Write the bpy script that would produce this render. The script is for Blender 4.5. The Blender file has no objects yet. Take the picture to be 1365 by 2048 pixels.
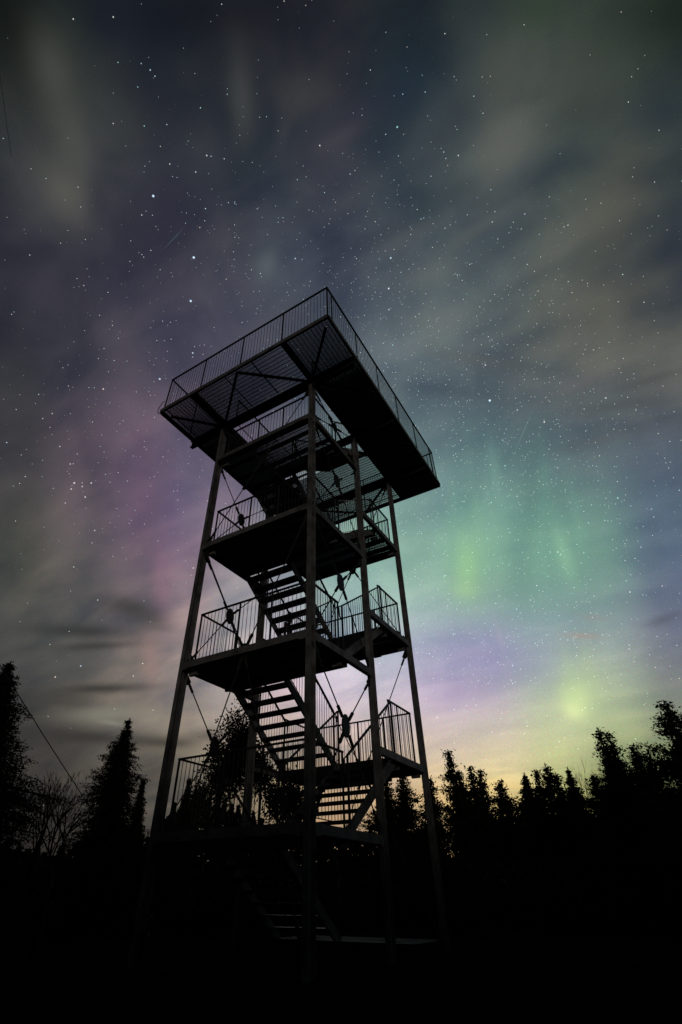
import bpy, math, random
import numpy as np
from mathutils import Vector, Matrix, Euler

# ------------------------------------------------------------------ camera
scene = bpy.context.scene
root_col = scene.collection
CAM = (4.6839, -7.2906, 0.8073)
YAW, PITCH = -0.5615230, 0.6806315
FPX, PCX, PCY = 986.307, 630.84, 999.79          # focal length and principal point in photo pixels (1365 x 2048)
fw = Vector((math.cos(PITCH) * math.sin(YAW), math.cos(PITCH) * math.cos(YAW), math.sin(PITCH)))
rt = Vector((math.cos(YAW), -math.sin(YAW), 0))
up = rt.cross(fw)
cd = bpy.data.cameras.new('camera'); cam = bpy.data.objects.new('camera', cd); root_col.objects.link(cam)
cam.matrix_world = Matrix(((rt.x, up.x, -fw.x, CAM[0]), (rt.y, up.y, -fw.y, CAM[1]), (rt.z, up.z, -fw.z, CAM[2]), (0, 0, 0, 1)))
cd.sensor_fit = 'AUTO'; cd.sensor_width = 36.0; cd.lens = FPX / 2048 * 36
cd.shift_x = (682.5 - PCX) / 2048; cd.shift_y = -(1024 - PCY) / 2048
cd.clip_start = 0.05; cd.clip_end = 5000
scene.camera = cam
scene.view_settings.view_transform = 'Standard'; scene.view_settings.look = 'None'
scene.view_settings.exposure = 0; scene.view_settings.gamma = 1

def direction(px, py):
    return (fw + rt * ((px - PCX) / FPX) - up * ((py - PCY) / FPX)).normalized()

# ------------------------------------------------------------------ night sky
def lin(c):
    return tuple((v / 255 / 12.92) if v / 255 <= .04045 else ((v / 255 + .055) / 1.055) ** 2.4 for v in c)

F0 = Vector((math.sin(YAW), math.cos(YAW), 0)); R0 = Vector((math.cos(YAW), -math.sin(YAW), 0))
# what the sky looks like in different directions: photo x, y, red, green, blue
SKY_SAMPLES = [
    (0, 0, 12, 18, 14), (150, 0, 30, 36, 33), (300, 0, 21, 26, 36), (450, 0, 24, 26, 32), (600, 0, 26, 27, 32), (680, 0, 30, 31, 38), (850, 0, 28, 36, 34), (1020, 0, 48, 54, 50), (1190, 0, 38, 50, 40), (1365, 0, 24, 31, 25),
    (0, 100, 15, 18, 18), (100, 100, 44, 50, 44), (170, 100, 40, 45, 42), (300, 100, 28, 32, 42), (450, 100, 34, 36, 40), (600, 100, 38, 38, 44), (740, 100, 40, 44, 48), (850, 100, 32, 42, 48), (1020, 100, 60, 64, 59), (1190, 100, 52, 60, 52), (1300, 100, 44, 52, 44), (1365, 100, 36, 42, 38),
    (0, 200, 26, 30, 30), (100, 200, 62, 66, 60), (170, 200, 54, 56, 54), (300, 200, 42, 44, 48), (400, 200, 46, 48, 50), (500, 200, 58, 59, 58), (600, 200, 60, 58, 60), (720, 200, 58, 56, 58), (850, 200, 36, 48, 58), (960, 200, 68, 72, 72), (1080, 200, 76, 79, 73), (1200, 200, 62, 64, 60), (1300, 200, 40, 50, 56), (1365, 200, 38, 46, 50),
    (0, 340, 50, 50, 52), (110, 340, 82, 82, 75), (150, 340, 78, 78, 72), (210, 340, 50, 52, 58), (340, 340, 46, 48, 58), (450, 340, 60, 62, 66), (520, 340, 64, 66, 66), (600, 340, 56, 58, 66), (700, 340, 58, 58, 66), (800, 340, 50, 62, 68), (930, 340, 76, 80, 76), (1010, 340, 86, 86, 82), (1100, 340, 58, 68, 72), (1200, 340, 76, 80, 68), (1290, 340, 68, 70, 66), (1365, 340, 52, 58, 60),
    (0, 440, 48, 46, 54), (120, 440, 68, 66, 68), (200, 440, 50, 48, 58), (340, 440, 50, 48, 60), (450, 440, 60, 58, 66), (560, 440, 58, 60, 70), (700, 440, 62, 64, 74), (820, 440, 72, 76, 78), (900, 440, 58, 68, 74), (1000, 440, 68, 76, 80), (1100, 440, 70, 78, 78), (1190, 440, 86, 84, 72), (1280, 440, 72, 74, 70), (1365, 440, 46, 52, 60),
    (0, 530, 44, 42, 50), (100, 530, 50, 46, 58), (200, 530, 54, 48, 62), (340, 530, 60, 54, 66), (440, 530, 66, 62, 72), (530, 530, 84, 92, 96), (600, 530, 62, 64, 76), (700, 530, 68, 70, 80), (820, 530, 86, 92, 94), (930, 530, 78, 88, 88), (1020, 530, 72, 80, 84), (1110, 530, 84, 86, 82), (1190, 530, 92, 90, 78), (1280, 530, 74, 76, 74), (1365, 530, 50, 54, 64),
    (0, 680, 44, 44, 50), (110, 680, 54, 52, 60), (240, 680, 66, 62, 72), (340, 680, 68, 62, 78), (450, 680, 72, 70, 84), (780, 680, 90, 98, 104), (850, 680, 98, 106, 104), (930, 680, 86, 92, 94), (1020, 680, 76, 84, 86), (1110, 680, 82, 84, 80), (1190, 680, 92, 92, 82), (1280, 680, 84, 84, 80), (1365, 680, 66, 68, 66),
    (0, 790, 54, 55, 56), (100, 790, 62, 60, 66), (200, 790, 72, 64, 78), (300, 790, 82, 72, 88), (850, 790, 78, 92, 100), (930, 790, 72, 84, 92), (1020, 790, 76, 84, 92), (1110, 790, 86, 90, 92), (1200, 790, 92, 96, 94), (1290, 790, 84, 88, 88), (1365, 790, 76, 78, 78),
    (0, 900, 50, 50, 54), (100, 900, 60, 56, 66), (200, 900, 80, 66, 82), (280, 900, 92, 74, 94), (370, 900, 90, 82, 104), (900, 900, 88, 108, 114), (980, 900, 82, 108, 110), (1060, 900, 80, 102, 106), (1140, 900, 82, 96, 104), (1230, 900, 84, 92, 98), (1300, 900, 72, 82, 96), (1365, 900, 66, 76, 92),
    (0, 1020, 52, 54, 52), (100, 1020, 66, 66, 68), (200, 1020, 88, 76, 90), (300, 1020, 102, 80, 102), (380, 1020, 104, 96, 120), (830, 1020, 124, 150, 146), (900, 1020, 104, 138, 134), (980, 1020, 106, 146, 134), (1060, 1020, 92, 128, 120), (1140, 1020, 98, 134, 124), (1230, 1020, 92, 118, 118), (1300, 1020, 80, 98, 112), (1365, 1020, 72, 84, 108),
    (0, 1120, 60, 62, 56), (100, 1120, 72, 72, 66), (200, 1120, 92, 84, 88), (270, 1120, 112, 94, 104), (340, 1120, 118, 92, 112), (500, 1180, 135, 132, 135), (700, 1150, 132, 168, 150), (830, 1120, 126, 162, 150), (900, 1120, 132, 172, 142), (960, 1120, 128, 170, 142), (1040, 1120, 112, 154, 136), (1120, 1110, 124, 170, 140), (1180, 1110, 116, 150, 130), (1260, 1120, 96, 124, 122), (1365, 1120, 82, 90, 118),
    (0, 1200, 62, 64, 62), (100, 1200, 78, 78, 74), (200, 1200, 84, 80, 80), (260, 1200, 88, 86, 84), (330, 1200, 128, 100, 112), (420, 1200, 138, 130, 132), (520, 1240, 140, 140, 150), (680, 1230, 150, 168, 165), (840, 1200, 132, 160, 154), (930, 1200, 136, 160, 140), (1030, 1200, 120, 152, 142), (1130, 1200, 116, 144, 136), (1230, 1200, 112, 136, 132), (1300, 1200, 94, 112, 122), (1365, 1200, 88, 90, 114),
    (0, 1290, 66, 66, 66), (100, 1290, 80, 80, 78), (180, 1290, 84, 84, 80), (260, 1290, 100, 92, 88), (310, 1290, 142, 110, 112), (350, 1290, 130, 118, 112), (450, 1300, 148, 142, 140), (560, 1290, 150, 146, 160), (700, 1310, 165, 165, 180), (840, 1290, 140, 148, 164), (930, 1290, 138, 136, 166), (1010, 1290, 134, 138, 168), (1100, 1290, 124, 136, 152), (1200, 1290, 128, 142, 146), (1290, 1290, 116, 122, 134), (1365, 1290, 104, 98, 114),
    (0, 1390, 66, 65, 63), (60, 1390, 72, 70, 66), (140, 1390, 84, 80, 72), (250, 1390, 108, 104, 92), (310, 1390, 140, 122, 114), (440, 1410, 148, 136, 132), (560, 1400, 160, 140, 160), (680, 1400, 188, 172, 192), (840, 1390, 162, 158, 178), (920, 1390, 160, 144, 178), (1010, 1390, 150, 144, 160), (1100, 1390, 152, 164, 144), (1150, 1400, 188, 206, 152), (1210, 1400, 162, 178, 142), (1290, 1390, 126, 132, 118), (1365, 1390, 118, 118, 118),
    (0, 1470, 56, 54, 52), (100, 1470, 70, 67, 64), (180, 1470, 72, 70, 68), (300, 1470, 104, 100, 88), (400, 1480, 106, 100, 86), (560, 1480, 160, 146, 124), (840, 1470, 184, 170, 168), (920, 1470, 180, 166, 166), (1010, 1470, 174, 164, 156), (1100, 1470, 182, 182, 146), (1200, 1470, 166, 170, 136), (1300, 1470, 126, 134, 96), (1365, 1470, 105, 112, 85),
    (0, 1550, 44, 42, 40), (100, 1550, 56, 53, 50), (200, 1550, 64, 60, 56), (300, 1550, 92, 84, 76), (400, 1560, 96, 88, 74), (560, 1560, 140, 125, 95), (700, 1580, 165, 140, 110), (840, 1540, 190, 165, 125), (920, 1540, 202, 184, 140), (1000, 1560, 222, 202, 140), (1060, 1550, 205, 198, 128), (1150, 1550, 160, 165, 100), (1250, 1550, 115, 125, 70), (1365, 1550, 80, 88, 55),
    (0, 1640, 36, 34, 32), (100, 1640, 42, 40, 38), (200, 1640, 46, 43, 40), (300, 1640, 70, 64, 58), (400, 1640, 80, 72, 60), (560, 1640, 120, 105, 85), (720, 1640, 170, 135, 105), (900, 1640, 200, 165, 110), (1000, 1640, 205, 175, 110), (1100, 1640, 160, 150, 90), (1250, 1640, 95, 100, 55), (1365, 1640, 60, 66, 40),
    (0, 1760, 28, 26, 24), (300, 1760, 44, 40, 36), (600, 1760, 90, 78, 62), (900, 1760, 150, 120, 80), (1100, 1760, 120, 105, 60), (1365, 1760, 45, 48, 30),
]
def sky_grid(us, vs):
    P, C = [], []
    for px, py, r, g, b in SKY_SAMPLES:
        d = direction(px, py)
        P.append((math.degrees(math.asin(d.dot(R0))), math.degrees(math.atan2(d.z, d.dot(F0)))))
        c = Vector(lin((r, g, b))); m = (c[0] + c[1] + c[2]) / 3
        if px < 450: c = c * .86 + Vector((m, m, m)) * .14
        k = 1.08 + .12 * min(1, max(0, (py - 500) / 400)) + .22 * min(1, max(0, (py - 1150) / 250)) * (1 if px > 280 else 0)
        if py < 700: c = Vector((c[0] * .94, c[1] * 1.0, c[2] * 1.05))
        C.append(tuple((c * 1.0) * k))
    P = np.array(P); C = np.log(np.array(C) + .003); out = []
    for u in us:
        col = []
        for v in vs:
            d2 = ((P - np.array((u, v))) ** 2).sum(1); s = 2.6
            while True:
                w = np.exp(-d2 / (2 * s * s))
                if w.sum() > 1.2 or s > 30: break
                s *= 1.15
            col.append(tuple(np.exp((w[:, None] * C).sum(0) / w.sum()) - .003))
        out.append(col)
    return out


world = bpy.data.worlds.new("World"); scene.world = world; world.use_nodes = True
nt = world.node_tree; nt.nodes.clear()
N = nt.nodes.new; LK = nt.links.new

def link_in(sock, v):
    if hasattr(v, 'is_output'): LK(v, sock)
    elif v is not None: sock.default_value = v
def math_n(op, a, b=None, c=None, clamp=False):
    n = N('ShaderNodeMath'); n.operation = op; n.use_clamp = clamp
    link_in(n.inputs[0], a); link_in(n.inputs[1], b); link_in(n.inputs[2], c)
    return n.outputs[0]
def vec_n(op, a, b=None, out=0):
    n = N('ShaderNodeVectorMath'); n.operation = op
    link_in(n.inputs[0], a); link_in(n.inputs[1], b)
    return n.outputs[out]
def mix_n(f, a, b, blend='MIX'):
    n = N('ShaderNodeMix'); n.data_type = 'RGBA'; n.blend_type = blend; n.clamp_factor = True
    link_in(n.inputs[0], f); link_in(n.inputs[6], a); link_in(n.inputs[7], b)
    return n.outputs[2]

def grey(v):
    n = N('ShaderNodeCombineColor')
    for i in range(3): LK(v, n.inputs[i])
    return n.outputs[0]

DIR = vec_n('NORMALIZE', N('ShaderNodeTexCoord').outputs['Generated'])
F0 = Vector((math.sin(YAW), math.cos(YAW), 0)); R0 = Vector((math.cos(YAW), -math.sin(YAW), 0))
du = vec_n('DOT_PRODUCT', DIR, tuple(R0), 1); dfw = vec_n('DOT_PRODUCT', DIR, tuple(F0), 1)
dz = vec_n('DOT_PRODUCT', DIR, (0, 0, 1), 1)
U = math_n('DEGREES', math_n('ARCSINE', du))                # sideways angle from the northern horizon, degrees
V = math_n('DEGREES', math_n('ARCTAN2', dz, dfw))            # angle over the zenith, 0 at the horizon
Vn = math_n('DIVIDE', V, 120.0, clamp=True)
U0, U1, NU, V1, NV = -36.0, 40.0, 15, 88.0, 20
sky = None
for i, cols in enumerate(sky_grid(np.linspace(U0, U0 + 76.0, NU), np.linspace(0, V1, NV))):
    r = N('ShaderNodeValToRGB'); cr = r.color_ramp; cr.interpolation = 'B_SPLINE'
    stops = [(j * V1 / (NV - 1) / 120.0, c) for j, c in enumerate(cols)] + [(1.0, (.007, .0075, .008))]
    while len(cr.elements) < len(stops): cr.elements.new(.5)
    for e, (p, c) in zip(cr.elements, stops): e.position = p; e.color = (*c, 1)
    LK(Vn, r.inputs[0])
    if sky is None: sky = r.outputs[0]
    else:
        m = N('ShaderNodeMapRange'); m.interpolation_type = 'SMOOTHSTEP'
        a = U0 + (i - 1) * (U1 - U0) / (NU - 1)
        m.inputs[1].default_value = a; m.inputs[2].default_value = a + (U1 - U0) / (NU - 1)
        LK(U, m.inputs[0]); sky = mix_n(m.outputs[0], sky, r.outputs[0])

def glow(px, py, sx, sy, rot=0.0):
    """a soft elongated patch on the celestial sphere, as a 0..1 factor"""
    c = direction(px, py)
    a = math.radians(rot); ca, sa = math.cos(a), math.sin(a)
    tx = direction(px + ca, py + sa) - c; ty = direction(px - sa, py + ca) - c
    lx, ly = tx.length * sx, ty.length * sy
    tx = (tx - c * tx.dot(c)).normalized(); ty = c.cross(tx).normalized()
    p = vec_n('DOT_PRODUCT', DIR, tuple(tx / lx), 1); q = vec_n('DOT_PRODUCT', DIR, tuple(ty / ly), 1)
    d = math_n('MULTIPLY_ADD', p, p, math_n('MULTIPLY', q, q))
    e = math_n('EXPONENT', math_n('MULTIPLY', d, -1.0))
    return e

# soft drifting cloud: streaks seen in perspective on a high layer
PL = vec_n('SCALE', DIR); PL_node = PL.node
LK(math_n('DIVIDE', 1.0, math_n('ADD', math_n('MAXIMUM', dz, 0.0), 0.22)), PL_node.inputs['Scale'])
mp = N('ShaderNodeMapping'); mp.inputs['Rotation'].default_value = (0, 0, math.radians(-58)); mp.inputs['Scale'].default_value = (1.0, 2.6, 1.0)
LK(PL, mp.inputs['Vector'])
n1 = N('ShaderNodeTexNoise'); n1.inputs['Scale'].default_value = 3.0; n1.inputs['Detail'].default_value = 3.5; n1.inputs['Distortion'].default_value = 0.5
n1.inputs['Roughness'].default_value = 0.45
LK(mp.outputs[0], n1.inputs['Vector'])
n2 = N('ShaderNodeTexNoise'); n2.inputs['Scale'].default_value = 7.5; n2.inputs['Detail'].default_value = 3.0; n2.inputs['Distortion'].default_value = .4
LK(DIR, n2.inputs['Vector'])
cl = math_n('ADD', math_n('MULTIPLY_ADD', n1.outputs[0], 1.0, 0.02), math_n('MULTIPLY', n2.outputs[0], 0.96))
calm = math_n('ADD', math_n('MULTIPLY', glow(1060, 1180, 330, 300), .72), math_n('MULTIPLY', glow(1000, 1500, 420, 130), .45), clamp=True)
cl = math_n('MULTIPLY_ADD', math_n('SUBTRACT', cl, 1.0), math_n('SUBTRACT', 1.0, calm), 1.0)
d_ = math_n('SUBTRACT', cl, 1.0)
tint_ = N('ShaderNodeCombineColor')          # gaps go blue and dark, cloud goes grey and pale
for i_, (k_, o_) in enumerate(((1.45, .99), (1.2, 1.0), (.85, 1.01))): LK(math_n('MULTIPLY_ADD', d_, k_, o_), tint_.inputs[i_])
sky = mix_n(1.0, sky, tint_.outputs[0], 'MULTIPLY')

n3 = N('ShaderNodeTexNoise'); n3.inputs['Scale'].default_value = 420; n3.inputs['Detail'].default_value = 1.0   # fine random mottling in place of sensor grain
LK(DIR, n3.inputs['Vector'])
sky = mix_n(.20, sky, mix_n(1.0, sky, mix_n(1.0, n3.outputs['Color'], (2, 2, 2, 1), 'MULTIPLY'), 'MULTIPLY'))

PATCHES = [  # px, py, half width, half height, tilt, colour, strength
    (945, 1105, 62, 85, 0, (122, 172, 140), .2), (934, 1140, 28, 56, 2, (158, 204, 146), .6), (928, 1180, 25, 16, 0, (176, 212, 156), .35), (905, 1075, 11, 90, 2, (126, 168, 148), .3), (958, 1090, 10, 90, -2, (138, 180, 150), .35),
    (1140, 1080, 62, 95, 0, (112, 164, 142), .18), (1130, 1114, 18, 54, -12, (148, 198, 162), .5), (1092, 1010, 11, 110, -3, (104, 148, 134), .3), (1160, 1070, 12, 85, -6, (124, 170, 148), .3), (1200, 1110, 60, 80, 0, (112, 150, 136), .15), (1035, 1110, 22, 90, 0, (98, 130, 132), .35), (1050, 1180, 70, 40, 0, (112, 152, 134), .3),
    (1160, 1375, 46, 60, 0, (176, 200, 152), .45), (1152, 1398, 32, 36, 0, (216, 238, 164), .6), (1148, 1422, 22, 18, 0, (236, 248, 178), .6), (1138, 1345, 12, 55, -3, (178, 200, 156), .3), (1182, 1350, 14, 55, -4, (172, 194, 146), .3), (1000, 1030, 9, 80, -6, (120, 158, 146), .3),
    (992, 960, 14, 66, -8, (122, 160, 150), .45), (978, 1010, 7, 70, -8, (128, 160, 150), .25), (1003, 1285, 7, 40, -12, (176, 172, 186), .4),
    (1213, 1280, 8, 36, -16, (150, 168, 166), .35), (830, 1060, 30, 110, 0, (128, 164, 148), .25), (1060, 1000, 20, 120, 0, (82, 118, 112), .25),
    (1165, 1272, 36, 6, 2, (168, 150, 142), .6), (1190, 1235, 30, 7, 4, (150, 136, 140), .3), (1330, 1238, 40, 9, -18, (84, 82, 92), .5),
    (535, 530, 18, 34, 28, (98, 106, 110), .45), (520, 525, 30, 26, 0, (86, 92, 96), .3),
    (325, 1170, 20, 85, -6, (156, 110, 132), .32), (302, 1320, 20, 52, -10, (172, 134, 128), .35), (290, 1000, 40, 130, 4, (108, 82, 108), .3), (345, 1060, 30, 90, 0, (120, 96, 128), .3), (1365, 1180, 60, 120, 0, (88, 94, 128), .3), (950, 1310, 110, 50, 0, (148, 138, 184), .4), (900, 1390, 90, 40, 0, (182, 156, 196), .4), (1060, 1330, 60, 40, 0, (132, 136, 176), .3),
    (262, 1215, 56, 20, 12, (62, 62, 60), .8), (300, 1238, 40, 16, 14, (74, 72, 70), .6), (160, 1262, 100, 14, 2, (50, 51, 50), .75), (190, 1292, 90, 9, -3, (54, 54, 53), .7), (230, 1325, 90, 10, 0, (98, 96, 92), .4), (300, 1255, 50, 8, 4, (92, 88, 86), .5),
    (205, 1377, 90, 10, -2, (52, 51, 49), .85), (60, 1440, 70, 50, 0, (54, 53, 50), .45), (120, 1392, 70, 9, 4, (62, 61, 58), .5), (215, 1428, 80, 16, -4, (138, 136, 122), .55), (300, 1440, 40, 24, 0, (160, 148, 132), .4),
    (190, 1475, 120, 14, 4, (52, 51, 49), .75), (330, 1486, 70, 14, 2, (54, 52, 49), .75), (320, 1540, 60, 44, 0, (70, 65, 59), .5), (100, 1480, 100, 30, 0, (52, 50, 48), .4), (120, 1405, 70, 9, 3, (60, 59, 56), .5), (420, 1470, 50, 12, -4, (72, 68, 64), .6), (225, 1446, 26, 5, 8, (150, 150, 134), .4),
    (350, 1500, 50, 8, 4, (122, 116, 100), .4), (150, 1335, 60, 20, 0, (92, 90, 86), .4),
    (950, 1600, 120, 34, 0, (232, 190, 112), .5), (1005, 1557, 50, 6, -2, (255, 232, 165), .8), (975, 1568, 84, 10, 2, (248, 214, 144), .6),
    (900, 1535, 60, 4, -2, (222, 196, 150), .5), (930, 1556, 90, 4, 0, (178, 158, 120), .5),
    (300, 190, 130, 50, 20, (32, 35, 44), .4), (400, 20, 190, 60, 0, (18, 20, 26), .5), (40, 60, 50, 90, 0, (9, 13, 12), .6), (210, 50, 50, 60, 0, (22, 27, 42), .5),
    (1335, 30, 80, 60, 0, (22, 30, 22), .5), (1070, 25, 60, 40, 0, (36, 60, 38), .4), (820, 175, 62, 62, 0, (32, 46, 60), .5), (700, 235, 80, 30, -24, (48, 50, 64), .45),
    (1330, 225, 60, 40, 0, (34, 48, 58), .5), (1200, 215, 60, 36, 0, (54, 56, 58), .4), (1345, 490, 40, 60, 20, (40, 46, 58), .5), (1200, 620, 80, 60, 0, (98, 96, 86), .4),
    (105, 140, 46, 80, 0, (82, 85, 78), .5), (130, 385, 44, 62, -8, (94, 93, 86), .6), (150, 290, 36, 80, -4, (84, 85, 80), .45), (195, 400, 24, 60, 14, (42, 45, 56), .45), (340, 420, 90, 60, 0, (46, 46, 60), .4), (484, 200, 26, 90, 0, (76, 78, 76), .5), (250, 250, 46, 50, 0, (62, 64, 64), .35), (600, 185, 60, 44, -10, (70, 70, 70), .4),
    (475, 330, 50, 36, -30, (44, 50, 56), .45), (1000, 310, 50, 90, 14, (100, 102, 96), .55), (1000, 150, 66, 90, 0, (84, 88, 80), .45), (1110, 330, 62, 24, -45, (46, 58, 66), .55), (1215, 420, 60, 110, 4, (98, 98, 86), .45), (1150, 150, 60, 80, 0, (76, 80, 72), .4),
    (900, 385, 70, 26, -30, (52, 64, 68), .45), (1010, 490, 80, 20, -38, (54, 66, 72), .45), (960, 455, 80, 14, -34, (92, 95, 94), .4), (1090, 520, 70, 12, -36, (92, 94, 92), .35), (1060, 560, 80, 12, -30, (62, 72, 76), .35),
    (870, 545, 60, 24, -20, (104, 110, 108), .45), (880, 640, 70, 22, -8, (110, 116, 112), .4), (820, 470, 60, 14, -30, (88, 92, 92), .35), (1170, 760, 90, 12, -28, (104, 102, 102), .4), (1040, 730, 120, 18, 10, (66, 76, 84), .45), (1240, 810, 110, 12, -8, (70, 76, 80), .4), (1130, 690, 90, 14, -14, (96, 98, 94), .35),
    (960, 720, 90, 12, 10, (98, 100, 98), .35), (1200, 880, 90, 12, -14, (96, 98, 98), .3), (1250, 700, 90, 14, -20, (96, 96, 90), .35), (1300, 760, 80, 10, -16, (66, 70, 72), .4), (760, 470, 70, 18, -30, (54, 60, 70), .4), (900, 780, 110, 16, 6, (62, 74, 84), .35),
    (680, 275, 60, 18, -30, (76, 72, 78), .35), (620, 320, 60, 30, 20, (50, 52, 64), .4), (1310, 560, 50, 20, -30, (84, 86, 80), .35), (700, 400, 80, 20, -36, (76, 78, 82), .35), (600, 430, 60, 18, -36, (52, 56, 66), .35), (590, 640, 50, 30, 0, (80, 78, 90), .3),
]
side = N('ShaderNodeMapRange'); side.interpolation_type = 'SMOOTHSTEP'; LK(math_n('ABSOLUTE', U), side.inputs[0])   # the lights keep to the northern half of the sky
side.inputs[1].default_value = 42; side.inputs[2].default_value = 68; side.inputs[3].default_value = 1.0; side.inputs[4].default_value = .12
sky = mix_n(1.0, sky, grey(side.outputs[0]), 'MULTIPLY')
for px, py, sx, sy, rot, c, s in PATCHES:
    sky = mix_n(math_n('MULTIPLY', glow(px, py, sx, sy, rot), s), sky, (*lin(c), 1))

# stars: two fields of faint points, dense where the cloud is thin, and the bright ones in their own places
dens = None
for px, py, sx, sy, s in [(1040, 1010, 230, 330, 1.0), (860, 800, 240, 240, .75), (300, 860, 220, 240, .38), (640, 560, 240, 230, .28), (400, 420, 150, 150, .14), (1020, 1300, 330, 130, .55), (700, 330, 420, 300, .06)]:
    g = math_n('MULTIPLY', glow(px, py, sx, sy), s)
    dens = g if dens is None else math_n('ADD', dens, g)
dens = math_n('MULTIPLY', math_n('ADD', dens, .012), math_n('SUBTRACT', 1.35, math_n('MULTIPLY', n1.outputs[0], 1.1)), clamp=True)
def star_layer(scale, rad, gain, power, cut):
    v = N('ShaderNodeTexVoronoi'); v.feature = 'F1'; v.inputs['Scale'].default_value = scale; v.inputs['Randomness'].default_value = 1.0
    LK(DIR, v.inputs['Vector'])
    core = math_n('SUBTRACT', 1.0, math_n('DIVIDE', v.outputs['Distance'], rad * scale), clamp=True)
    core = math_n('MULTIPLY', core, 2.2, clamp=True)
    s = N('ShaderNodeSeparateColor'); LK(v.outputs['Color'], s.inputs[0])
    b = math_n('POWER', s.outputs[0], power)
    on = math_n('LESS_THAN', s.outputs[1], math_n('MULTIPLY', dens, cut))
    amt = math_n('MULTIPLY', math_n('MULTIPLY', core, math_n('MULTIPLY', b, gain)), on)
    tint = mix_n(s.outputs[2], (.55, .95, 1.0, 1), (1.0, .86, .80, 1))
    return mix_n(1.0, tint, grey(amt), 'MULTIPLY')
for args in [(200, .00080, 1.0, 1.5, 1.25), (85, .0009, 1.3, 3.0, .9), (34, .0012, 1.5, 3.0, .8)]:
    sky = mix_n(1.0, sky, star_layer(*args), 'ADD')
BRIGHT = [(307, 392, 3.4, 1.3, 1), (388, 515, 3.4, 1.3, 1), (382, 602, 3.2, 1.2, 1), (320, 758, 2.8, 1.0, 1), (386, 706, 2.4, .9, 1), (386, 714, 1.5, .6, 0),
    (782, 516, 2.6, .9, 1), (778, 577, 2.4, .9, 0), (778, 619, 1.7, .6, 0), (795, 254, 2.4, .8, 2), (640, 291, 2.0, .8, 0), (917, 311, 1.9, .7, 0), (888, 304, 1.7, .7, 1), (980, 801, 3.3, 1.3, 1),
    (971, 730, 2.0, .8, 0), (1035, 820, 2.0, .8, 1), (1212, 796, 2.3, .8, 0), (1236, 996, 2.3, .9, 2), (1262, 1012, 1.7, .7, 1), (1050, 428, 1.9, .7, 1), (985, 444, 1.7, .7, 0), (1043, 458, 1.7, .6, 3),
    (414, 311, 2.0, .8, 0), (392, 344, 1.9, .7, 0), (147, 38, 2.0, .8, 0), (227, 34, 2.0, .8, 0), (301, 140, 2.0, .8, 1), (283, 127, 1.7, .7, 1), (276, 174, 1.6, .6, 2), (340, 328, 1.8, .7, 0), (227, 247, 1.7, .7, 0), (289, 252, 1.7, .7, 2),
    (207, 778, 2.3, .9, 3), (591, 517, 2.0, .8, 1), (111, 1354, 2.2, .9, 3), (162, 1332, 2.2, .9, 1), (267, 1352, 1.8, .7, 0), (286, 1327, 1.8, .8, 0), (387, 1136, 2.0, .8, 3), (196, 1200, 1.8, .7, 0),
    (149, 966, 2.8, .8, 0), (183, 966, 2.4, .7, 0), (143, 978, 2.3, .7, 0), (165, 973, 2.2, .6, 0), (171, 994, 2.6, .6, 0), (141, 928, 2.2, .6, 0), (120, 893, 2.0, .6, 0), (190, 1061, 1.9, .7, 0), (148, 1134, 1.8, .7, 0), (131, 1006, 1.8, .6, 0), (14, 885, 2.0, .8, 1), (51, 953, 1.7, .7, 0), (105, 827, 1.9, .6, 0), (86, 837, 1.8, .6, 0), (60, 510, 1.8, .6, 0),
    (168, 571, 1.7, .7, 3), (284, 430, 1.8, .7, 0), (400, 455, 1.7, .6, 3), (930, 1148, 0, 0, 0), (1116, 1104, 1.9, .8, 0), (1121, 1110, 1.6, .7, 2), (889, 1152, 1.9, .7, 1), (1034, 1218, 1.8, .7, 1), (1259, 1298, 1.8, .7, 0), (1026, 1331, 1.8, .7, 0),
    (875, 1435, 2.0, .7, 3), (1049, 1467, 1.6, .7, 0), (1055, 1452, 1.6, .6, 0), (1282, 1095, 1.8, .7, 1), (1308, 1034, 1.7, .7, 0), (1022, 1360, 1.6, .6, 0)]
def add_light(col, tint, amount):
    n = N('ShaderNodeVectorMath'); n.operation = 'SCALE'; n.inputs[0].default_value = tint; LK(amount, n.inputs['Scale'])
    return n.outputs[0] if col is None else vec_n('ADD', col, n.outputs[0])
lights = None
TINTS = [(1, 1, 1), (.62, .82, 1), (.5, 1, .9), (1, .8, .68)]
for px, py, r, b, t in BRIGHT:
    r *= .85
    if r <= 0: continue
    c = direction(px, py); rr = (direction(px + r, py) - c).length
    d = vec_n('DISTANCE', DIR, tuple(c), 1)
    m = N('ShaderNodeMapRange'); LK(d, m.inputs[0])
    m.inputs[1].default_value = rr; m.inputs[2].default_value = rr * .25; m.inputs[3].default_value = 0; m.inputs[4].default_value = b
    lights = add_light(lights, TINTS[t], m.outputs[0])
for px, py, sx, sy, rot, s in [(348, 477, 22, .55, -47, .09), (1047, 864, 27, .55, -67, .13)]:   # two meteors
    lights = add_light(lights, (.5, 1, .85), math_n('MULTIPLY', glow(px, py, sx, sy, rot), s))

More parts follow.
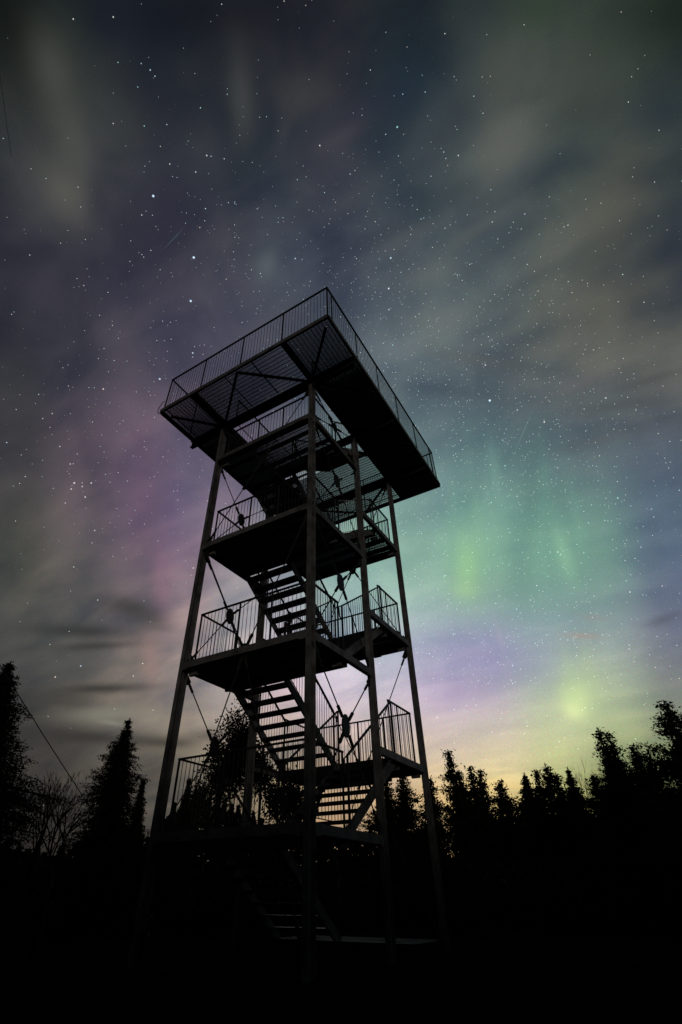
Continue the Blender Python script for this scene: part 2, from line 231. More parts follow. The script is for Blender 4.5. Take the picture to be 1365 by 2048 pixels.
bg = N('ShaderNodeBackground'); LK(sky, bg.inputs[0]); bg.inputs[1].default_value = 1.0
ns = N('ShaderNodeTexSky'); ns.sky_type = 'NISHITA'; ns.sun_disc = False
ns.sun_elevation = math.radians(-6.5); ns.sun_rotation = math.radians(8)
bg2 = N('ShaderNodeBackground'); LK(ns.outputs[0], bg2.inputs[0]); bg2.inputs[1].default_value = 0.01
ad0 = N('ShaderNodeAddShader'); LK(bg.outputs[0], ad0.inputs[0]); LK(bg2.outputs[0], ad0.inputs[1])
bg3 = N('ShaderNodeBackground'); LK(lights, bg3.inputs[0])
ad = N('ShaderNodeAddShader'); LK(ad0.outputs[0], ad.inputs[0]); LK(bg3.outputs[0], ad.inputs[1])
wo = N('ShaderNodeOutputWorld'); LK(ad.outputs[0], wo.inputs[0])
try:
    world.cycles.sampling_method = 'MANUAL'; world.cycles.sample_map_resolution = 256
except Exception: pass

# added faint fill from behind the camera to lift the steel's near faces
sl = bpy.data.lights.new('camera_side_fill', 'SUN'); sl.energy = 0.17; sl.angle = math.radians(6); sl.color = (1, .95, .88)
so = bpy.data.objects.new('camera_side_fill', sl); root_col.objects.link(so)
so.rotation_euler = Vector((-0.60, 0.77, -0.105)).to_track_quat('-Z', 'Y').to_euler()

# ------------------------------------------------------------------ materials
def material(name, base, rough=.8, metal=0.0, var=.25, scale=6.0, bump=0.0, spec=.5):
    m = bpy.data.materials.new(name); m.use_nodes = True; t = m.node_tree
    b = t.nodes['Principled BSDF']; b.inputs['Roughness'].default_value = rough; b.inputs['Metallic'].default_value = metal
    b.inputs['Specular IOR Level'].default_value = spec
    tc = t.nodes.new('ShaderNodeTexCoord'); no = t.nodes.new('ShaderNodeTexNoise'); no.inputs['Scale'].default_value = scale
    no.inputs['Detail'].default_value = 5; t.links.new(tc.outputs['Object'], no.inputs['Vector'])
    r = t.nodes.new('ShaderNodeValToRGB')
    r.color_ramp.elements[0].position = .3; r.color_ramp.elements[1].position = .7
    r.color_ramp.elements[0].color = (*[v * (1 - var) for v in base], 1); r.color_ramp.elements[1].color = (*[v * (1 + var) for v in base], 1)
    t.links.new(no.outputs[0], r.inputs[0]); t.links.new(r.outputs[0], b.inputs['Base Color'])
    if bump:
        bp = t.nodes.new('ShaderNodeBump'); bp.inputs['Strength'].default_value = bump; t.links.new(no.outputs[0], bp.inputs['Height']); t.links.new(bp.outputs[0], b.inputs['Normal'])
    return m
M_STEEL = material('weathered_galvanised_steel', (.21, .198, .194), .62, .1, .5, 4.0, .15)
M_RAIL = material('dark_painted_rail_steel', (.045, .045, .045), .55, .1, .3, 12.0)
M_GRATE = material('galvanised_grating', (.045, .045, .046), .6, .2, .25, 9.0)
M_ROD = material('dull_brace_steel', (.03, .029, .028), .6, .2, .3, 14.0)
M_CONC = material('footing_concrete', (.03, .029, .027), .95, 0, .2, 5.0, .3, .1)
M_NEEDLE = material('spruce_needles', (.012, .016, .008), .9, 0, .4, 2.0, 0, .1)
M_LEAF = material('dark_leaves', (.014, .018, .009), .9, 0, .4, 2.0, 0, .1)
M_BARK = material('conifer_bark', (.025, .02, .016), .95, 0, .35, 14.0, 0, .1)
M_GROUND = material('forest_soil', (.008, .007, .005), 1.0, 0, .5, .8, 0, 0.0)
M_WIRE = material('wire_rope', (.05, .05, .05), .6, .3, .1, 5)

# ------------------------------------------------------------------ mesh helpers
class MB:
    def __init__(s): s.v = []; s.f = []
    def add(s, vs, fs):
        o = len(s.v); s.v.extend([tuple(p) for p in vs]); s.f.extend([tuple(i + o for i in f) for f in fs]); return s
    def box(s, a, b):
        x0, y0, z0 = (min(a[i], b[i]) for i in range(3)); x1, y1, z1 = (max(a[i], b[i]) for i in range(3))
        return s.add([(x0, y0, z0), (x1, y0, z0), (x1, y1, z0), (x0, y1, z0), (x0, y0, z1), (x1, y0, z1), (x1, y1, z1), (x0, y1, z1)],
                     [(0, 3, 2, 1), (4, 5, 6, 7), (0, 1, 5, 4), (1, 2, 6, 5), (2, 3, 7, 6), (3, 0, 4, 7)])
    def bar(s, p, q, w, h, upv=(0, 0, 1)):
        p, q = Vector(p), Vector(q); d = (q - p).normalized(); u = Vector(upv)
        sd = d.cross(u)
        if sd.length < 1e-4: sd = d.cross(Vector((1, 0, 0)))
        sd.normalize(); u = sd.cross(d).normalized(); sd *= w / 2; u *= h / 2
        return s.add([p - sd - u, p + sd - u, p + sd + u, p - sd + u, q - sd - u, q + sd - u, q + sd + u, q - sd + u],
                     [(0, 1, 2, 3), (7, 6, 5, 4), (0, 4, 5, 1), (1, 5, 6, 2), (2, 6, 7, 3), (3, 7, 4, 0)])
    def tube(s, pts, r, n=6, r2=None):
        pts = [Vector(p) for p in pts]; rings = []; L = len(pts)
        prev = None
        for i, p in enumerate(pts):
            d = (pts[min(i + 1, L - 1)] - pts[max(i - 1, 0)]).normalized()
            a = prev if prev is not None else (Vector((0, 0, 1)) if abs(d.z) < .9 else Vector((1, 0, 0)))
            a = (a - d * a.dot(d)).normalized(); prev = a; b = d.cross(a)
            rr = r if r2 is None else r + (r2 - r) * i / max(1, L - 1)
            rings.append([p + (a * math.cos(t) + b * math.sin(t)) * rr for t in (2 * math.pi * k / n for k in range(n))])
        vs = [v for g in rings for v in g]; fs = []
        for i in range(L - 1):
            for k in range(n):
                fs.append((i * n + k, i * n + (k + 1) % n, (i + 1) * n + (k + 1) % n, (i + 1) * n + k))
        fs.append(tuple(range(n - 1, -1, -1))); fs.append(tuple((L - 1) * n + k for k in range(n)))
        return s.add(vs, fs)
    def build(s, name, mat, parent=None, smooth=False):
        me = bpy.data.meshes.new(name); me.from_pydata(s.v, [], s.f); me.update()
        if smooth: me.polygons.foreach_set('use_smooth', [True] * len(me.polygons))
        me.materials.append(mat)
        o = bpy.data.objects.new(name, me); root_col.objects.link(o)
        if parent is not None:
            o.parent = parent
        return o
def empty(name, loc=(0, 0, 0)):
    o = bpy.data.objects.new(name, None); root_col.objects.link(o); o.location = loc; o.empty_display_size = .2; return o
def tag(o, label=None, cat=None, group=None, kind=None):
    if label: o['label'] = label
    if cat: o['category'] = cat
    if group: o['group'] = group
    if kind: o['kind'] = kind
    return o

# ------------------------------------------------------------------ the tower
W, D1, D2 = 3.18, 2.45, 4.90
HS = 3.0
Z0 = 1.694
TOP_BEAM = 11.88
tower = tag(empty('observation_tower'), 'tall grey steel observation tower with stairs, landings and railed viewing deck against the aurora', 'tower')

def h_column(x, y, z0, z1):
    m = MB(); a, b, t = .050, .098, .010        # rolled I-section, flanges to the front and back
    m.box((x - a, y - b, z0), (x + a, y - b + t, z1)); m.box((x - a, y + b - t, z0), (x + a, y + b, z1))
    m.box((x - .005, y - b + t, z0), (x + .005, y + b - t, z1))
    return m
for x in (0, -W):
    for y in (0, D1, D2):
        m = h_column(x, y, -.1, TOP_BEAM)
        m.box((x - .1, y - .1, TOP_BEAM - .015), (x + .1, y + .1, TOP_BEAM))
        for zs in (5.75, 9.1): m.box((x - .042, y - .106, zs), (x + .042, y - .0975, zs + .30))        # splice plates
        m.build('column', M_STEEL, tower)

def channel(p, q, h, w, side, name='floor_beam', par=None, top=None):
    """a C-section along p-q, its web on the outside"""
    p = Vector(p); q = Vector(q); d = (q - p).normalized(); s = Vector(side)
    m = MB(); t = .009
    up_ = Vector((0, 0, 1))
    off = s * (w / 2)
    m.bar(p + off - s * t / 2 - up_ * h / 2, q + off - s * t / 2 - up_ * h / 2, t, h)
    for zz in (-t / 2 , -h + t / 2):
        m.bar(p - s * t / 2 + up_ * zz, q - s * t / 2 + up_ * zz, w - t, t)
    return m.build(name, M_STEEL, par or tower)

def grating(m, x0, x1, y0, y1, z, along='y', pitch=.030, depth=.036, cross=.115, t=.005):
    if along == 'y':
        n = max(1, round((x1 - x0) / pitch))
        for i in range(n + 1):
            x = x0 + (x1 - x0) * i / n; m.box((x - t / 2, y0, z - depth), (x + t / 2, y1, z))
        n = max(1, round((y1 - y0) / cross))
        for i in range(n + 1):
            y = y0 + (y1 - y0) * i / n; m.box((x0, y - .008, z - .012), (x1, y + .008, z - .002))
    else:
        n = max(1, round((y1 - y0) / pitch))
        for i in range(n + 1):
            y = y0 + (y1 - y0) * i / n; m.box((x0, y - t / 2, z - depth), (x1, y + t / 2, z))
        n = max(1, round((x1 - x0) / cross))
        for i in range(n + 1):
            x = x0 + (x1 - x0) * i / n; m.box((x - .008, y0, z - .012), (x + .008, y1, z - .002))
    for a, b in (((x0, y0), (x1, y0)), ((x0, y1), (x1, y1)), ((x0, y0), (x0, y1)), ((x1, y0), (x1, y1))):
        m.bar((a[0], a[1], z - depth / 2 - .001), (b[0], b[1], z - depth / 2 - .001), .006, depth + .004)

def rail_run(m, pts, base, top, posts=None, spacing=.105, bottom=.10, post_w=.04, bal=.0065):
    """pts: polyline of (x, y); posts at its corners plus the fractions given per segment"""
    for i in range(len(pts) - 1):
        a = Vector((*pts[i], 0)); b = Vector((*pts[i + 1], 0)); L = (b - a).length; d = (b - a) / L
        m.bar(a + Vector((0, 0, top)) - d * .02, b + Vector((0, 0, top)) + d * .02, .045, .028)
        m.bar(a + Vector((0, 0, base + bottom)), b + Vector((0, 0, base + bottom)), .025, .012)
        ps = [0.0] + list((posts or {}).get(i, [])) + [1.0]
        for k, f in enumerate(ps):
            if f == 0.0 and i > 0: continue
            p = a + (b - a) * f; m.bar(p + Vector((0, 0, base - .03)), p + Vector((0, 0, top - .013)), post_w * .55, post_w, tuple(d))
        for k in range(len(ps) - 1):
            l0, l1 = ps[k] * L, ps[k + 1] * L; n = max(1, round((l1 - l0) / spacing))
            for j in range(1, n):
                p = a + d * (l0 + (l1 - l0) * j / n); m.tube([p + Vector((0, 0, base + bottom)), p + Vector((0, 0, top - .01))], bal, 5)

RX0, RX1 = -3.10, -.16
NEAR_Y, FAR_Y = 1.45, 3.60
RH = 1.20
A_X = (-3.10, -1.62); B_X = (-1.54, -.10)

def near_landing(k):
    z = Z0 + HS * k
    g = MB(); grating(g, -3.13, -.03, .03, NEAR_Y, z)
    la = g.build('landing', M_GRATE, tower)
    # frame of the landing and the perimeter beams of this storey
    channel((-W + .05, 0, z), (-.05, 0, z), .14, .204, (0, -1, 0))
    channel((0, .098, z), (0, D1 - .098, z), .14, .104, (1, 0, 0))
    channel((-W, .098, z), (-W, D1 - .098, z), .14, .104, (-1, 0, 0))
    channel((-3.10, NEAR_Y + .03, z - .002), (-.075, NEAR_Y + .03, z - .002), .20, .06, (0, 1, 0), 'edge_beam', la)
    for y in (.38, .92):
        j = MB(); j.bar((-3.16, y, z - .095), (-.02, y, z - .095), .06, .12); j.build('joist', M_STEEL, la)
    for x, y in ((-3.02, .14), (-3.02, 1.30), (-.2, 1.30)):
        j = MB(); j.bar((x - .1, y, z - .20), (x + .1, y, z - .20), .07, .07); j.build('joist_bracket', M_STEEL, la)
    for p0, p1 in (((.052, .08, z - .17), (.058, .22, z - .01)), ((.052, D1 - .22, z - .17), (.058, D1 - .08, z - .01)), ((-.19, -.108, z - .17), (-.055, -.1015, z - .01)), ((-W + .055, -.108, z - .17), (-W + .19, -.1015, z - .01))):
        m = MB(); m.box(p0, p1)
        m.build('end_plate', M_STEEL, la)
    r = MB(); rail_run(r, [(RX0, NEAR_Y - .03), (RX0, .2), (RX1, .2), (RX1, NEAR_Y - .12)], z, z + RH, {1: [.385, .68]})
    r.build('railing', M_RAIL, la)
    return la

def far_landing(k):
    z = Z0 + HS * k
    g = MB(); grating(g, -3.13, -.03, FAR_Y, D2 - .03, z)
    la = g.build('landing', M_GRATE if z > 1 else M_ROD, tower)  # lowest landing takes a darker steel: its shade is put into the colour
    if z > 1:
        channel((-W + .05, D2, z), (-.05, D2, z), .14, .204, (0, 1, 0))
        channel((0, D1 + .098, z), (0, D2 - .098, z), .14, .104, (1, 0, 0))
        channel((-W, D1 + .098, z), (-W, D2 - .098, z), .14, .104, (-1, 0, 0))
        for y in (4.05, 4.5):
            j = MB(); j.bar((-3.16, y, z - .095), (-.02, y, z - .095), .06, .12); j.build('joist', M_STEEL, la)
        for x, y in ((-.16, 4.74), (-.9, 4.80), (-.2, 3.7)):
            j = MB(); j.bar((x - .1, y, z - .20), (x + .1, y, z - .20), .07, .07); j.build('joist_bracket', M_STEEL, la)
        r = MB(); rail_run(r, [(RX0, FAR_Y + .03), (RX0, 4.84), (RX1 - .02, 4.84), (RX1 - .02, FAR_Y)], z, z + RH, {1: [.25, .5, .75], 2: [.62]})
        r.build('railing', M_RAIL, la)
    channel((-3.10, FAR_Y - .03, z - .002), (-.075, FAR_Y - .03, z - .002), .20, .06, (0, -1, 0), 'edge_beam', la).data.materials[0] = M_ROD  # edge beams in the darker steel too, shade carried by the colour
    return la

def stair(xs, yb, zb, yt, zt, ends=(True, True)):
    """a flight from (yb, zb) up to (yt, zt) between the stringers at xs"""
    x0, x1 = xs; n = 8; dz = (zt - zb) / n; dy = (yt - yb) / (n)
    sg = 1 if yt > yb else -1
    flight = empty('stair_flight'); flight.parent = tower
    for x in (x0 + .03, x1 - .03):
        st = MB(); st.bar((x, yb - sg * .06, zb - .035), (x, yt, zt - .035), .05, .16); st.build('stringer', M_STEEL, flight)
    for i in range(1, n):
        z = zb + dz * i; y = yb + dy * (i - .0) ; t = MB()
        t.box((x0 + .06, y - .15, z - .035), (x1 - .06, y + .13, z - .003))
        t.box((x0 + .0565, y - .12, z - .085), (x0 + .062, y + .10, z - .036)); t.box((x1 - .062, y - .12, z - .085), (x1 - .0565, y + .10, z - .036))
        t.build('tread', M_GRATE, flight)
    for x in (x0 + .02, x1 - .02):
        r = MB(); p0 = Vector((x, yb, zb + 1.16)); p1 = Vector((x, yt, zt + 1.16))
        r.bar(p0, p1, .045, .03)
        # the handrail turns down and back into its post at both ends
        lo = Vector((x, yb - sg * .14, zb + 1.08)); r.tube([p0, lo, lo - Vector((0, -sg * .03, .22)), Vector((x, yb, zb + .80))], .016, 6)
        r.bar(Vector((x, yb, zb + .12)), Vector((x, yt, zt + .12)), .02, .012)
        for f in (0.0, .5, 1.0):
            q = Vector((x, yb + (yt - yb) * f, zb + (zt - zb) * f)); r.bar(q - Vector((0, 0, .1)), q + Vector((0, 0, 1.15)), .04, .022, (0, 1, 0))
        nb = 20
        for j in range(1, nb):
            f = j / nb
            if j == nb // 2: continue
            q = Vector((x, yb + (yt - yb) * f, zb + (zt - zb) * f)); r.tube([q + Vector((0, 0, .12)), q + Vector((0, 0, 1.15))], .0065, 5)
        r.build('handrail', M_RAIL, flight)
    return flight

for k in (0, 1, 2, 3): near_landing(k)
for k in (-.5, .5, 1.5, 2.5): far_landing(k)
DECK = 12.24
for k in (-.5, .5, 1.5, 2.5): stair(A_X, FAR_Y, Z0 + HS * k, NEAR_Y, Z0 + HS * (k + .5))
for k in (0, 1, 2): stair(B_X, NEAR_Y, Z0 + HS * k, FAR_Y, Z0 + HS * (k + .5))
stair(B_X, NEAR_Y, Z0 + HS * 3, FAR_Y - .1, DECK)

# bracing: tension rods meeting in ring plates
def rod_set(plane, hub, ends, hubsize=.165):
    """plane 'x' or 'y' = the axis the hub plate faces"""
    hubv = Vector(hub); nrm = Vector((1, 0, 0)) if plane == 'x' else Vector((0, 1, 0))
    h = MB()
    if hubsize:
        pts = []
        u = Vector((0, 1, 0)) if plane == 'x' else Vector((1, 0, 0)); w = Vector((0, 0, 1))
        n = 14; ring = [(u * math.cos(2 * math.pi * i / n) * hubsize * .85 + w * math.sin(2 * math.pi * i / n) * hubsize * 1.25) for i in range(n)]
        vs = [hubv + r + nrm * .014 for r in ring] + [hubv + r - nrm * .014 for r in ring]
        h.add(vs, [tuple(range(n)), tuple(range(2 * n - 1, n - 1, -1))] + [(i, i + n, (i + 1) % n + n, (i + 1) % n) for i in range(n)])
    for e in ends:
        e = Vector(e); d = (e - hubv); L = d.length; d.normalize(); s0 = hubsize * 1.1
        h.tube([hubv + d * s0, hubv + d * (s0 + .22)], .032, 8)
    hub_o = h.build('brace_hub', M_ROD, tower)
    for e in ends:
        e = Vector(e); d = (e - hubv); L = d.length; d.normalize()
        r = MB(); r.tube([hubv + d * (hubsize * .8), e - d * .1], .0125, 7)
        r.tube([e - d * .36, e - d * .06], .027, 8)
        r.bar(e - d * .16, e + d * .06, .016, .13, tuple(nrm.cross(d)))
        r.build('brace_rod', M_ROD, hub_o)
for x in (0.0, -W):
    for k in (0, 1, 2):
        z = Z0 + HS * k
        rod_set('x', (x, 1.22, z + 1.60), [(x, .10, z + .08), (x, D1 - .10, z + .08), (x, .10, z + HS - .24), (x, D1 - .10, z + HS - .24)])
    rod_set('x', (x, 1.22, 11.32), [(x, .10, 10.75), (x, D1 - .10, 10.75), (x, .10, TOP_BEAM - .05), (x, D1 - .10, TOP_BEAM - .05)], .14)
XM = -1.57
rod_set('y', (XM, 0, Z0 + HS - .07), [(-.10, 0, .25), (-W + .10, 0, .25), (-.10, 0, Z0 + 2 * HS - .24), (-W + .10, 0, Z0 + 2 * HS - .24)], .14)
rod_set('y', (XM, 0, 9.85), [(-.10, 0, Z0 + 2 * HS + .08), (-W + .10, 0, Z0 + 2 * HS + .08), (-.10, 0, TOP_BEAM - .08), (-W + .10, 0, TOP_BEAM - .08)], .14)
rod_set('y', (XM, D2, Z0 + HS * .5 + .02), [(-.10, D2, .25), (-W + .10, D2, .25), (-.10, D2, Z0 + 1.5 * HS - .24), (-W + .10, D2, Z0 + 1.5 * HS - .24)], .14)
rod_set('y', (XM, D2, 9.0), [(-.10, D2, Z0 + 1.5 * HS + .08), (-W + .10, D2, Z0 + 1.5 * HS + .08), (-.10, D2, TOP_BEAM - .08), (-W + .10, D2, TOP_BEAM - .08)], .14)

# viewing deck: an overhanging gallery round the stair opening
X0, X1, Y0, Y1 = -4.47, 1.38, -1.44, 6.22
plat = MB()
HX0, HX1, HY0, HY1 = -2.98, -.12, .13, 3.46
grating(plat, -3.09, -.015, Y0 + .03, .10, DECK - .003, 'y', .030, .031, .115, .0055); grating(plat, -3.09, -.015, FAR_Y - .14, Y1 - .03, DECK - .003, 'y', .030, .031, .115, .0055)
grating(plat, X0 + .03, -3.105, Y0 + .03, Y1 - .03, DECK - .003, 'x', .030, .036, .115, .0055); grating(plat, .0, X1 - .03, Y0 + .03, Y1 - .03, DECK - .003, 'x', .030, .036, .115, .0055)
for xa in (-2.05, -1.1):
    plat.bar((xa, Y0 + .04, DECK - .025), (xa, -.1, DECK - .025), .02, .030)
platform = plat.build('viewing_platform', M_GRATE, tower)
b = MB()
for y in (0, D1, D2):      # main cross beams, I-section, ends standing past the edge
    for zz in (TOP_BEAM + .006, DECK - .125): b.bar((X0 - .07 if y == 0 else X0 + .05, y, zz), (X1 - .03, y, zz), .13, .012)
    b.bar((X0 - .07 if y == 0 else X0 + .05, y, (TOP_BEAM + DECK - .12) / 2), (X1 - .03, y, (TOP_BEAM + DECK - .12) / 2), .012, DECK - .12 - TOP_BEAM)
b.build('main_beam', M_ROD, platform)
b = MB()
for x in (0, -W): b.bar((x, Y0 + .03, DECK - .10), (x, Y1 - .03, DECK - .10), .16, .10)
b.bar((X0 + .04, .0, DECK - .085), (X1 - .04, .0, DECK - .085), .16, .07); b.bar((X0 + .04, D2, DECK - .085), (X1 - .04, D2, DECK - .085), .16, .07)
b.bar((X0 + .04, D1, DECK - .085), (-W - .07, D1, DECK - .085), .12, .06); b.bar((.07, D1, DECK - .085), (X1 - .04, D1, DECK - .085), .12, .06)
b.build('joist', M_ROD, platform)
b = MB(); zb = DECK - .17
for p, q in (((1.2, -1.25), (.05, -.08)), ((XM, Y0 + .06), (-.1, -.1)), ((XM, Y0 + .06), (-W + .1, -.1)), ((X0 + .2, Y0 + .25), (-W - .08, -.1)),
             ((.08, .1), (X1 - .08, 1.25)), ((.08, D1 - .1), (X1 - .08, 1.25)), ((.08, D1 + .1), (X1 - .08, 3.67)), ((.08, D2 - .1), (X1 - .08, 3.67)), ((.08, D2 + .1), (1.2, 6.0)),
             ((-W - .08, .1), (X0 + .08, 1.25)), ((-W - .08, D1 - .1), (X0 + .08, 1.25)), ((-W - .08, D1 + .1), (X0 + .08, 3.67)), ((-W - .08, D2 - .1), (X0 + .08, 3.67)),
             ((XM, Y1 - .06), (-.1, D2 + .1)), ((XM, Y1 - .06), (-W + .1, D2 + .1))):
    b.bar((*p, zb), (*q, zb), .07, .05)
b.build('diagonal_brace', M_ROD, platform)
for p, q, sd in (((X0, Y0, DECK), (X1, Y0, DECK), (0, -1, 0)), ((X1, Y0, DECK), (X1, Y1, DECK), (1, 0, 0)), ((X0, Y1, DECK), (X1, Y1, DECK), (0, 1, 0)), ((X0, Y0, DECK), (X0, Y1, DECK), (-1, 0, 0))):
    dd = (Vector(q) - Vector(p)).normalized() * .031
    channel(Vector(p) + (dd if sd[0] else -dd * 0), Vector(q) - (dd if sd[0] else dd * 0), .14, .06, sd, 'fascia', platform)
r = MB(); RT = 13.68
rail_run(r, [(X0 + .08, Y0 + .04), (X1 - .03, Y0 + .04), (X1 - .03, Y1 - .1), (X0 + .08, Y1 - .1), (X0 + .08, Y0 + .04)], DECK, RT,
         {0: [.252, .507, .752], 1: [.03, .213, .392, .575, .765, .957], 2: [.25, .5, .75], 3: [.05, .25, .45, .65, .85]})
r.build('railing', M_RAIL, platform)
r = MB()
rail_run(r, [(HX0 + .02, HY0 + .08), (HX0 + .02, HY1)], DECK, DECK + 1.15, {0: [.5]})
r.build('stair_opening_railing', M_RAIL, platform)
r = MB()
rail_run(r, [(HX1 - .02, HY0 + 3.3), (HX1 - .02, HY0 + .08)], DECK, DECK + 1.15, {0: [.33, .66]})
r.build('stair_opening_railing', M_RAIL, platform)
c = MB(); cpx = (X0 - .03, Y0 - .03)
c.tube([(X0 + .02, Y0 + .02, DECK + .42), (X0 - .03, Y0 + .0, DECK + .36), (X0 - .10, Y0 - .02, DECK + .16), (X0 - .12, Y0 - .02, DECK - .02), (X0 - .06, Y0 - .02, DECK - .14), (X0 + .05, Y0 + .01, DECK - .15)], .011, 6)
c.build('cable_loop', M_ROD, platform)

# ------------------------------------------------------------------ ground
g = MB(); R = 900; n = 64
radii = [0, 4, 8, 14, 22, 32, 45, 70, 120, 250, 500, 900]
rng = random.Random(3)
vs = [(0, 0, 0)]; fs = []
for i, rr in enumerate(radii[1:]):
    for k in range(n):
        a = 2 * math.pi * k / n
        vs.append((rr * math.cos(a), rr * math.sin(a), (rng.uniform(-.05, .03) if rr > 12 else -.01)))
for k in range(n): fs.append((0, 1 + k, 1 + (k + 1) % n))
for i in range(len(radii) - 2):
    for k in range(n):
        a, b = 1 + i * n + k, 1 + i * n + (k + 1) % n; fs.append((a, a + n, b + n, b))
g.add(vs, fs); tag(g.build('ground', M_GROUND), kind='structure')

# ------------------------------------------------------------------ trees
def at(px, py, dist):
    """the point seen at a photo pixel, at a horizontal distance from the camera"""
    d = direction(px, py); h = math.hypot(d.x, d.y); t = dist / h
    return Vector((CAM[0] + d.x * t, CAM[1] + d.y * t, CAM[2] + d.z * t))

class Foliage:
    def __init__(s, seed): s.r = np.random.default_rng(seed); s.c = []; s.sz = []; s.dr = []
    def add(s, centres, size, dirs=None):
        s.c.append(centres); s.sz.append(np.full(len(centres), size) if np.isscalar(size) else size)
        s.dr.append(dirs if dirs is not None else np.zeros((len(centres), 3)))
    def build(s, name, mat, parent, slim=.45):
        C = np.concatenate(s.c); S = np.concatenate(s.sz); D = np.concatenate(s.dr); n = len(C)
        a = s.r.normal(size=(n, 3)) + D * 2.0; a /= np.linalg.norm(a, axis=1)[:, None]
        b = s.r.normal(size=(n, 3)); b -= a * (a * b).sum(1)[:, None]; b /= np.linalg.norm(b, axis=1)[:, None]
        S = S * s.r.uniform(.6, 1.3, n)
        v = np.empty((n, 4, 3)); L = a * S[:, None]; Wd = b * (S * slim)[:, None]
        v[:, 0] = C - L * .5; v[:, 1] = C - L * .05 + Wd * .5; v[:, 2] = C + L * .5; v[:, 3] = C - L * .05 - Wd * .5
        me = bpy.data.meshes.new(name); me.vertices.add(n * 4); me.vertices.foreach_set('co', v.reshape(-1))
        me.loops.add(n * 4); me.loops.foreach_set('vertex_index', np.arange(n * 4, dtype=np.int32))
        me.polygons.add(n); me.polygons.foreach_set('loop_start', np.arange(0, n * 4, 4, dtype=np.int32)); 
        me.update(calc_edges=True); me.validate()
        me.materials.append(mat)
        o = bpy.data.objects.new(name, me); root_col.objects.link(o)
        if parent is not None: o.parent = parent
        return o

def conifer(px, py, dist, hw, label, seed, style='spruce', hwz=.45, group=None, cat='spruce tree', top2=None, lean=0.0):
    """hw: half width of the crown in metres, reached at the fraction hwz of the height"""
    rn = random.Random(seed); tip = at(px, py, dist); h = tip.z
    base = Vector((tip.x, tip.y, 0)) - rt * lean * h
    root = tag(empty('spruce_tree' if style == 'spruce' else 'pine_tree', base), label, cat, group)
    tk = MB(); lv = Vector(rt * lean)
    def axis(z): return lv * z + Vector((math.sin(z * 1.3 + seed) * .04, math.cos(z * 1.1 + seed) * .04, z))
    tk.tube([axis(h * i / 9) for i in range(10)], .017 * h, 7, .006 * h * .4)
    F = Foliage(seed); nr = np.random.default_rng(seed + 100)
    size = .085 if style == 'spruce' else .095
    size *= max(.75, dist / 25)
    z = h * (.05 if style == 'spruce' else .12); k = 0
    lump = [rn.uniform(.35, 1.3) for _ in range(40)]
    while z < h * .985:
        f = z / h
        if style == 'spruce':
            prof = (1 - f) / (1 - hwz) if f > hwz else 1.0 + .25 * (hwz - f)
            prof = min(1.3, prof) ** .85
            L0 = hw * prof * (.72 + .5 * lump[int(f * 18)] * .6)
            L0 *= 1.22 - .5 * ((f * 15 + seed * .3) % 1.0); nb = 11; drp = -.30
        else:
            prof = min(1.0, (1 - f) * 3.2) * (.55 + .45 * (1 - f) / (1 - hwz) if f > hwz else 1.0)
            L0 = hw * prof * lump[int(f * 26)]
            nb = 5; drp = .22
        L0 = max(L0, .05 * hw + .05)
        a0 = rn.uniform(0, 6.28)
        for j in range(nb):
            az = a0 + 6.283 * j / nb + rn.uniform(-.5, .5); L = L0 * rn.uniform(.62, 1.15)
            if style != 'spruce' and rn.random() < .28: L *= .3
            d = Vector((math.cos(az), math.sin(az), 0)); o = axis(z)
            m1 = o + d * L * .5 + Vector((0, 0, (drp + .1) * L * .5)); e = o + d * L + Vector((0, 0, drp * L * (.6 if style == 'spruce' else 1.1)))
            if L > .3: tk.tube([o, m1, e], .008 * L + .006, 4, .004)
            ts = nr.uniform(.0 if style == 'spruce' else .12, 1.0, max(10, int((125 if style == 'spruce' else 240) * L / size * .085)))
            P = np.array([(o.lerp(m1, t * 2) if t < .5 else m1.lerp(e, t * 2 - 1))[:] for t in ts])
            wd = np.array([(.065 * L + .02) * (1 - .6 * t) + .015 for t in ts]) if style == 'spruce' else .05 + .11 * np.sin(ts * 7 + seed + j) ** 2 * (dist / 25) + .02 * L
            off = np.clip(nr.normal(size=(len(ts), 3)), -1.5, 1.5) * wd[:, None]; off[:, 2] *= .6
            if style == 'spruce': off[:, 2] -= np.abs(nr.normal(size=len(ts))) * .05
            F.add(P + off, np.where(ts < .45, size * 1.6, size), np.tile(np.array([d.x, d.y, drp]), (len(ts), 1)) * .8)
        z += h * (.021 if style == 'spruce' else .033) * rn.uniform(.75, 1.25)
        k += 1
    # leader
    P = np.array([axis(h * t)[:] for t in np.linspace(.9, 1.0, 60)]); P += nr.normal(size=P.shape) * .035 * np.array([1, 1, .5]); F.add(P, size * .8)
    tk.build('trunk', M_BARK, root)
    F.build('crown', M_NEEDLE, root)
    return root

